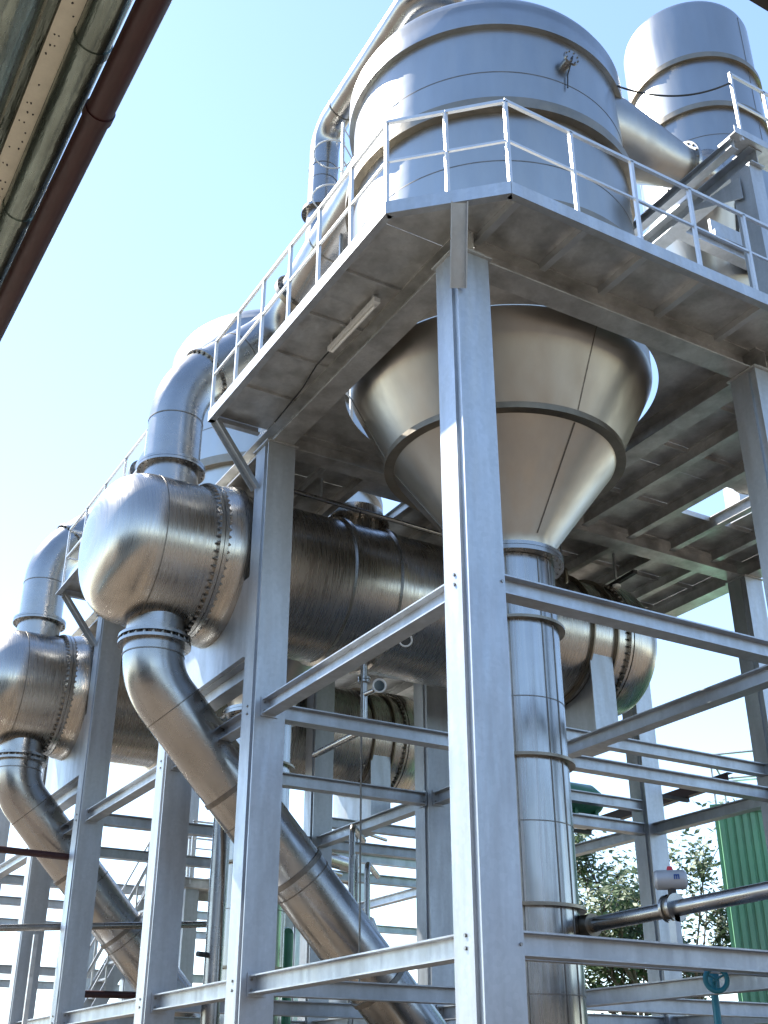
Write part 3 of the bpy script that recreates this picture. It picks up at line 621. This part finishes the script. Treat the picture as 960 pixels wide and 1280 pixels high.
for k, (x, y, z1, lb) in enumerate(((3.55, 8.3, 3.6, 'thin stainless line with a small valve between the rear columns'), (4.15, 8.9, 3.2, 'short stainless line with a small valve near the sloping pipe'), (5.6, 9.6, 4.6, 'long stainless line with a small valve left of the corner column'))):
    t = thing('valve_line', lb, 'pipe', (x, y, 0)); MB().tube(fillet([(x, y, 0), (x, y, Z(z1)), (x + .7, y + .9, Z(z1))], .12, 5), .045, 14).build('pipe_wall', 'pipe', t)
    MB().lathe((x, y, Z(1.75 + .3 * k)), (0, 0, 1), [(0, .05), (0, .095), (.03, .095), (.04, .07), (.15, .07), (.16, .095), (.19, .095), (.19, .05)], 20).build('valve', 'band', t)
    MB().cyl((x, y, Z(1.84 + .3 * k)), (x - .12, y - .16, Z(1.84 + .3 * k)), .014, n=8).build('valve_stem', 'bolt', t)
    MB().ring((x - .12, y - .16, Z(1.84 + .3 * k)), (.6, .8, 0), .06, .08, .02, 20).build('valve_wheel', 'redcap' if k == 1 else 'dark', t)
# small-bore pipework under the deck right of the cone
sp = thing('steam_trap_line', 'small brown pipe with elbows hung under the deck right of the cone', 'pipe', (4.9, 4.7, Z(6.6)))
MB().tube(fillet([(3.2, 4.75, Z(6.45)), (5.0, 4.75, Z(6.45)), (5.0, 4.75, Z(6.72)), (5.0, 5.5, Z(6.72))], .07, 5), .03, 12).build('pipe_wall', 'band', sp)
MB().tube(fillet([(3.2, 4.75, Z(6.72)), (4.75, 4.75, Z(6.72)), (4.75, 4.75, Z(6.3)), (4.75, 5.3, Z(6.15))], .07, 5), .035, 12).build('branch', 'band', sp)
for x in (4.2, 4.6): MB().ring((x, 4.75, Z(6.45)), (1, 0, 0), .02, .06, .03, 16).build('union', 'band', sp)
for x in (3.9, 4.95): MB().bar((x, 4.75, Z(6.74)), (x, 4.75, DZ - .006), .02, .02, (0, 1, 0)).build('hanger', 'galv', sp, 0)
fl2 = thing('flood_light', 'small bracketed flood light under the right deck beyond the cone', 'lamp', (5.9, 4.9, Z(6.8)))
MB().bar((5.95, 4.35, Z(6.72)), (6.05, 5.6, Z(6.72)), .07, .05).build('housing', 'dark', fl2, 0); MB().bar((5.98, 4.8, Z(6.74)), (5.98, 4.8, DZ - .006), .03, .03, (0, 1, 0)).build('bracket', 'galv', fl2, 0)
MB().cyl((5.98, 4.8, Z(6.68)), (5.98, 4.8, Z(6.64)), .06, n=20).build('lamp_glass', 'white', fl2)
wr = tag(MB().tube([(-.13, 2.2, DZ - .09), (-.1, 2.6, DZ - .05), (-.02, 3.1, DZ - .04), (.02, 3.9, DZ - .05)], .009, 8).build('lamp_cable', 'cable'), 'thin black cable running from the tube lamp under the left overhang', 'cable')
# pipe with actuated valve
pv = thing('valve_pipe', 'slim stainless pipe leaving the downcomer at mid height with a clamped valve', 'pipe', (2.42, 1.8, Z(1.41)))
path = fillet([(2.42, 1.86, Z(1.40)), (2.42, -2.1, Z(1.44)), (2.42, -2.1, 0)], .25, 8); MB().tube(path, .065, 24).build('pipe_wall', 'pipe', pv)
for y in (.70, .62): MB().ring((2.42, y, Z(1.42)), (0, 1, 0), .05, .115, .03, 24).build('flange', 'pipe', pv)
MB().ring((2.42, .65, Z(1.42)), (0, 1, 0), .04, .10, .05, 24).build('clamp', 'band', pv)
MB().box((2.38, .62, ZL + .002), (2.44, .70, Z(1.36))).build('support_post', 'galv', pv, 0)
MB().cyl((2.42, 1.86, Z(1.40)), (2.42, 1.70, Z(1.40)), .10, n=32).build('collar', 'band', pv)
xbeam(.66, .25 + .01, 3.87, ZL, .1, .12)
ac = thing('valve_actuator', 'grey valve actuator with a red knob on top of the slim pipe', 'valve', (2.42, .66, Z(1.54)))
MB().cyl((2.42, .66, Z(1.485)), (2.42, .66, Z(1.60)), .035, n=20).build('neck', 'dark', ac)
MB().lathe((2.42 - .11, .745, Z(1.645)), (.78, -.62, 0), [(0, 0), (0, .06), (.02, .08), (.25, .08), (.27, .06), (.27, 0)], 32).build('body', 'grey', ac)
MB().cyl((2.42, .66, Z(1.72)), (2.42, .66, Z(1.755)), .03, .02, 16).build('knob', 'redcap', ac)
pn = Vector((-.62, -.78, 0)); pc = Vector((2.45, .63, Z(1.655))) + pn * .081; ps = Vector((.78, -.62, 0))
lg = MB()
for k in (-1, 0, 1): lg.box((k * .018 - .005, -.002, -.018), (k * .018 + .005, .002, .018))
lg.box((-.023, -.002, .012), (.023, .002, .022))
lg.v = [pc + ps * v.x + pn * (v.y) + Vector((0, 0, v.z)) for v in lg.v]; lg.build('maker_mark', 'blueink', ac, 0)
hw = thing('hand_wheel', 'teal valve hand wheel below the actuator pipe', 'hand wheel', (2.62, .36, Z(.8)))
c = Vector((2.50, .36, Z(.845))); dn = Vector((-.62, -.78, 0)); sn = Vector((.78, -.62, 0)); zv = Vector((0, 0, 1))
MB().tube([c + (sn * math.cos(a) + zv * math.sin(a)) * .085 for a in [2 * math.pi * k / 32 for k in range(33)]], .02, 10).build('rim', 'teal', hw)
for k in range(3):
    a = 2 * math.pi * k / 3 + .5; MB().cyl(c, c + (sn * math.cos(a) + zv * math.sin(a)) * .08, .008, n=8).build('spoke', 'teal', hw)
MB().cyl(c, c - dn * .22, .016, n=12).build('spindle', 'teal', hw)
hb = MB().cyl(c - dn * .22 - zv * .06, c - dn * .22 + zv * .06, .05); hb.cyl(c - dn * .22 - zv * .1, Vector((c.x - dn.x * .22, c.y - dn.y * .22, 0)), .03); hb.build('valve_body', 'teal', hw)

# ------------------------------------------------------------------ pipes at the left end
tp = thing('cross_pipe', 'polished steel pipe crossing between the left columns', 'pipe', (0, 10.75, Z(2.2)))
MB().cyl((-3.6, 10.75, Z(1.93)), (3.5, 10.75, Z(2.50)), .05, n=24).build('pipe_wall', 'pipe', tp)
MB().bar((-.25, 10.75, Z(2.1)), (-.25, 10.75, 0), .06, .06, (0, 1, 0)).build('support_post', 'galv_dull', tp, 0)
MB().bar((-3.5, 10.75, Z(1.88)), (-3.5, 10.75, 0), .06, .06, (0, 1, 0)).build('support_post', 'galv_dull', tp, 0)
MB().bar((3.45, 10.75, Z(2.43)), (3.45, 10.75, 0), .06, .06, (0, 1, 0)).build('support_post', 'galv_dull', tp, 0)
rp = thing('red_pipe', 'dark red pipe turning down behind the column under the far head', 'pipe', (.2, 10.6, Z(3.1)))
MB().tube(fillet([(-3.2, 10.6, Z(3.24)), (.2, 10.6, Z(3.18)), (.2, 10.6, Z(1.33)), (2.6, 10.6, Z(1.36)), (2.6, 10.6, 0)], .12, 6), .05, 20).build('pipe_wall', 'redpaint', rp)
MB().bar((-3.1, 10.6, Z(3.19)), (-3.1, 10.6, 0), .06, .06, (0, 1, 0)).build('support_post', 'galv_dull', rp, 0)

# ------------------------------------------------------------------ stair tower behind
st = thing('steel_stair', 'open steel stair with thin handrails rising behind the left columns', 'stairs', (1.2, 14.3, 0))
a, b2 = Vector((.35, 14.0, 0)), Vector((2.85, 14.0, Z(3.60)))
dv = (b2 - a); n = 18
for dy in (0, .8):
    o = Vector((0, dy, 0)); MB().bar(a + o + Vector((0, 0, .1)), b2 + o + Vector((0, 0, -.06)), .02, .22).build('stringer', 'galv', st, 0)
    for k in (.55, 1.05): MB().bar(a + o + Vector((0, 0, k)), b2 + o + Vector((0, 0, k)), .03).build('hand_rail', 'galv_dull', st, 0)
    for k in range(2, n, 3): q = a + dv * (k / n) + o; MB().bar(q, q + Vector((0, 0, 1.05)), .028, .028, (0, 1, 0)).build('post', 'galv_dull', st, 0)
for k in range(1, n): q = a + dv * (k / n); MB().box((q.x - .1, 14.012, q.z - .02), (q.x + .12, 14.788, q.z + .015)).build('tread', 'galv', st, 0)
ld = thing('stair_landing', 'steel landing platform at the head of the open stair', 'platform', (4.0, 14.6, Z(3.6)))
for k in range(4): MB().box((2.86 + k * .62, 13.75, Z(3.60)), (3.47 + k * .62, 15.3, Z(3.612))).build('deck_plate', 'galv_dull', ld, 0)
for y in (13.8, 15.2): MB().channel((2.87, y, Z(3.595)), (5.34, y, Z(3.595)), .06, .16).build('beam', 'galv_dull', ld, 0)
for x in (3.16, 5.1):
    for y in (13.87, 15.05): MB().box((x, y, 0), (x + .26, y + .2, Z(3.43))).build('post', 'galv', ld, 0)
rail(ld, [(2.9, 15.27), (5.3, 15.27), (5.3, 13.8), (3.2, 13.8)], .8, Z(3.612))

# ------------------------------------------------------------------ things beyond the frame on the right
br = tag(MB().channel((8.75, 5.75, Z(4.50)), (8.75, 9.4, Z(4.38)), .12, .16, .01).build('cable_channel', 'redpaint', None, 0), 'long dark red steel channel fixed outside the far columns', 'channel')
for y in (6.75, 9.2): MB().box((8.155, y - .03, Z(4.50 - (y - 5.75) * .033 - .225)), (8.86, y + .03, Z(4.50 - (y - 5.75) * .033 - .165))).build('bracket', 'dark', br, 0)
dm = thing('drive_motor', 'green horizontal motor drum with a black end behind the downcomer pipe', 'motor', (6.75, 7.1, ZU))
MB().box((6.5, 6.66, ZU + .001), (7.3, 7.5, ZU + .02)).build('base_plate', 'galv_dull', dm, 0)
for x in (6.7, 7.1): MB().box((x, 6.98, ZU + .02), (x + .06, 7.34, ZU + .2)).build('foot', 'greendrum', dm, 0)
MB().lathe((6.5, 7.16, ZU + .36), (1, 0, 0), [(.08, .2), (.1, 0.25), (.62, 0.25), (.8, .17), (.84, .08), (.84, 0)], 40).build('body', 'greendrum', dm)
MB().lathe((6.5, 7.16, ZU + .36), (1, 0, 0), [(0, 0), (0, .17), (.03, .215), (.1, .215), (.1, 0)], 40).build('fan_cover', 'dark', dm)
gb = thing('green_building', 'green ribbed steel cooling house with a roof rail behind the right columns', 'building', (13.5, 7.0, 0))
gx = Vector((.62, -.785, 0)); gn = Vector((-.785, -.62, 0)); gp = Vector((10.70, 8.0, 0)); gh = Z(4.62); gw = 6.0; gd = 4.0
def gq(u, v, z): return gp + gx * u - gn * v + Vector((0, 0, z))
b = MB()
vs = [gq(u, v, z) for z in (0, gh) for u, v in ((0, 0), (gw, 0), (gw, gd), (0, gd))]
b.add(vs, [(0, 1, 5, 4), (1, 2, 6, 5), (2, 3, 7, 6), (3, 0, 4, 7), (4, 5, 6, 7)]).build('wall', 'green', gb, 0)
k = 0; u = .06
while u < gw - .3:
    pw = .105
    b = MB(); z0, z1 = .1, gh - .16
    prof = [(0, .003), (.015, .04), (pw - .02, .04), (pw - .005, .003)]
    vs = [gq(u + a_, -c_, z) for z in (z0, z1) for a_, c_ in prof]
    b.add(vs, [(0, 1, 5, 4), (1, 2, 6, 5), (2, 3, 7, 6), (0, 4, 7, 3), (0, 3, 2, 1), (4, 5, 6, 7)]).build('panel', 'green', gb, 0)
    u += pw + .03
b = MB(); vs = [gq(u_, v_, z) for z in (gh - .14, gh + .03) for u_, v_ in ((-.05, -.07), (gw + .05, -.07), (gw + .05, -.01), (-.05, -.01))]
b.add(vs, [(0, 3, 2, 1), (4, 5, 6, 7), (0, 1, 5, 4), (1, 2, 6, 5), (2, 3, 7, 6), (3, 0, 4, 7)]).build('eaves_trim', 'green', gb, 0)
for v in (.08, 2.2):
    tr = MB()
    for h in (.5, .95): tr.cyl(gq(.05, v, gh + h), gq(gw, v, gh + h), .02, n=8)
    tr.cyl(gq(.05, .08, gh + .95), gq(.05, 2.2, gh + .95), .02, n=8); tr = tr.build('roof_rail', 'galv_dull', gb)
    for k in range(5): MB().cyl(gq(.05 + k * 1.1, v, gh), gq(.05 + k * 1.1, v, gh + .97), .02, n=8).build('post', 'galv_dull', tr)

def tree(loc, h, rad, label, seed, leaves=8000):
    rnd = random.Random(seed); t = thing('tree', label, 'tree', loc, 'trees beyond the plant'); L = Vector(loc)
    tips = []; tb = MB()
    def grow(p, d, ln, r, lev):
        pts = [p]; q = p; dd = d
        for k in range(4):
            dd = (dd + Vector((rnd.uniform(-.18, .18), rnd.uniform(-.18, .18), rnd.uniform(-.02, .16)))).normalized(); q = q + dd * ln / 4; pts.append(q)
        tb.tube(pts, [r * (1 - .5 * k / 4) for k in range(5)], 7 if lev < 2 else 4)
        if lev >= 2: tips.extend(pts[1:])
        if lev < 4:
            for k in range(5 if lev == 0 else 3):
                a = rnd.uniform(0, 6.28); s = rnd.uniform(.55, 1.0); nd = (dd + Vector((math.cos(a) * s, math.sin(a) * s, rnd.uniform(-.1, .5)))).normalized()
                grow(pts[rnd.choice((2, 3, 4))], nd, ln * rnd.uniform(.55, .78), r * .5, lev + 1)
    grow(L, Vector((0, 0, 1)), h * .34, .14, 0)
    tb.build('trunk', 'bark', t)
    lb = MB()
    for k in range(leaves):
        p = rnd.choice(tips) + Vector([rnd.gauss(0, .2) for _ in range(3)]); a = Vector([rnd.gauss(0, 1) for _ in range(3)]).normalized(); b_ = a.orthogonal().normalized(); s = rnd.uniform(.06, .13)
        lb.add([p - a * s, p + b_ * s * .45, p + a * s, p - b_ * s * .45], [(0, 1, 2, 3)])
    lb.build('crown', 'leaf', t, 0)
tree((17.2, 15.2, 0), 11.6, 2.2, 'leafy green tree standing left of the green building', 3)
tree((14.9, 15.2, 0), 9.2, 1.8, 'lower leafy tree between the downcomer and the far column', 11, 5200)

# ------------------------------------------------------------------ unseen brick halls added for the steel to reflect
hl = thing('reflected_hall', 'long grey brick hall out of view, added for the metal to reflect', 'building', (0, -27, 0))
MB().box((-45, -38, 0), (50, -27, 7.6)).build('wall', 'brick', hl, 0)
MB().box((-45.4, -38.4, 7.6), (50.4, -26.6, 7.95)).build('roof', 'galv_dull', hl, 0)
for k in range(16):
    x = -41 + k * 5.8; fr = MB().box((x, -26.99, 2.2), (x + 3.4, -26.93, 6.4)).build('window', 'window', hl, 0)
    MB().box((x - .1, -26.99, 2.05), (x + 3.5, -26.85, 2.18)).build('sill', 'galv_dull', fr, 0)
sh = thing('reflected_hall', 'tall grey brick side building out of view on the left, added for the metal to reflect', 'building', (-24, 0, 0))
MB().box((-34, -27, 0), (-24, 3, 9.0)).build('wall', 'brick', sh, 0); MB().box((-34.3, -27.3, 9.0), (-23.7, 3.3, 9.3)).build('roof', 'galv_dull', sh, 0)

# ------------------------------------------------------------------ overhead pipe rack near the viewer
pk = thing('pipe_rack', 'dark steel pipe bridge frame overhead', 'pipe rack', (-4.2, -4.8, 0))
for y in (-12.0, 8.5):
    for x in (-6.0, -3.45): MB().bar((x, y, 0), (x, y, 5.2), .16, .16, (0, 1, 0)).build('post', 'dark', pk, 0)
    MB().ibeam((-6.1, y, 5.14), (-3.4, y, 5.14), .16, .18).build('beam', 'dark', pk, 0)
for x in (-6.0, -5.2): MB().ibeam((x, -12.0, 6.05 - .4), (x, 8.5, 6.05 - .4), .12, .16).build('beam', 'dark', pk, 0)
MB().ibeam((-6.2, -4.84, 5.82), (6.0, -4.84, 5.82), .2, .2).build('cross_beam', 'dark', pk, 0)
MB().bar((5.9, -4.84, 0), (5.9, -4.84, 5.6), .16, .16, (0, 1, 0)).build('post', 'dark', pk, 0)
def longpipe(name, x, z, r, m_, label, joints=(), x2=None):
    t = thing(name, label, 'pipe', (x, -4, z)); x2 = x if x2 is None else x2
    MB().cyl((x, -12.6, z), (x2, 9.2, z), r, n=40).build('pipe_wall', m_, t)
    for y in joints:
        xx = x + (x2 - x) * (y + 12.6) / 21.8; MB().ring((xx, y, z), (0, 1, 0), r * .9, r + .006, .05, 40).build('joint_band', m_, t)
    return t
longpipe('overhead_red_pipe', -3.93, Z(3.74), .06, 'redpaint', 'dark red painted pipe running overhead along the clad pipe', (-3.1,), -4.05)
longpipe('clad_pipe', -4.105, Z(3.84), .076, 'clad', 'pipe in crinkled aluminium cladding running overhead beside the red pipe', (-3.35, -2.2, -1.0, .2, 1.4))
longpipe('lagged_pipe', -4.50, Z(3.77), .175, 'clad', 'wide dull green grey pipe running overhead beyond the pale perforated tray', (-2.8, -1.2, .4))
tr = thing('cable_tray', 'pale perforated cable tray running overhead between two pipes', 'cable tray', (-4.34, -3, Z(3.9)))
MB().box((-4.262, -12.6, Z(3.88)), (-4.182, 9.2, Z(3.886))).build('tray_floor', 'tray', tr, 0)
MB().box((-4.80, -12.6, Z(3.965)), (-4.035, 9.2, Z(4.06))).build('backing_sheet', 'clad', tr, 0)
for x in (-4.266, -4.182): MB().box((x, -12.6, Z(3.88)), (x + .004, 9.2, Z(3.95))).build('tray_side', 'tray', tr, 0)
b = MB(); y = -4.4
while y < 1.5:
    for xx in (-4.245, -4.226, -4.203):
        if random.random() < .45: continue
        b.cyl((xx + random.uniform(-.004, .004), y + random.uniform(-.01, .01), Z(3.8785)), (xx, y, Z(3.8805)), .0038, n=8)
    y += .06
stuff(b.build('perforation', 'dark', tr, 0))
for y in (-4.0, -.6, 3.5): MB().box((-4.275, y, Z(3.887)), (-4.18, y + .05, Z(3.91))).build('tray_rib', 'tray', tr, 0)
for k in list(bpy.data.objects):
    if '_o' in k: del k['_o']
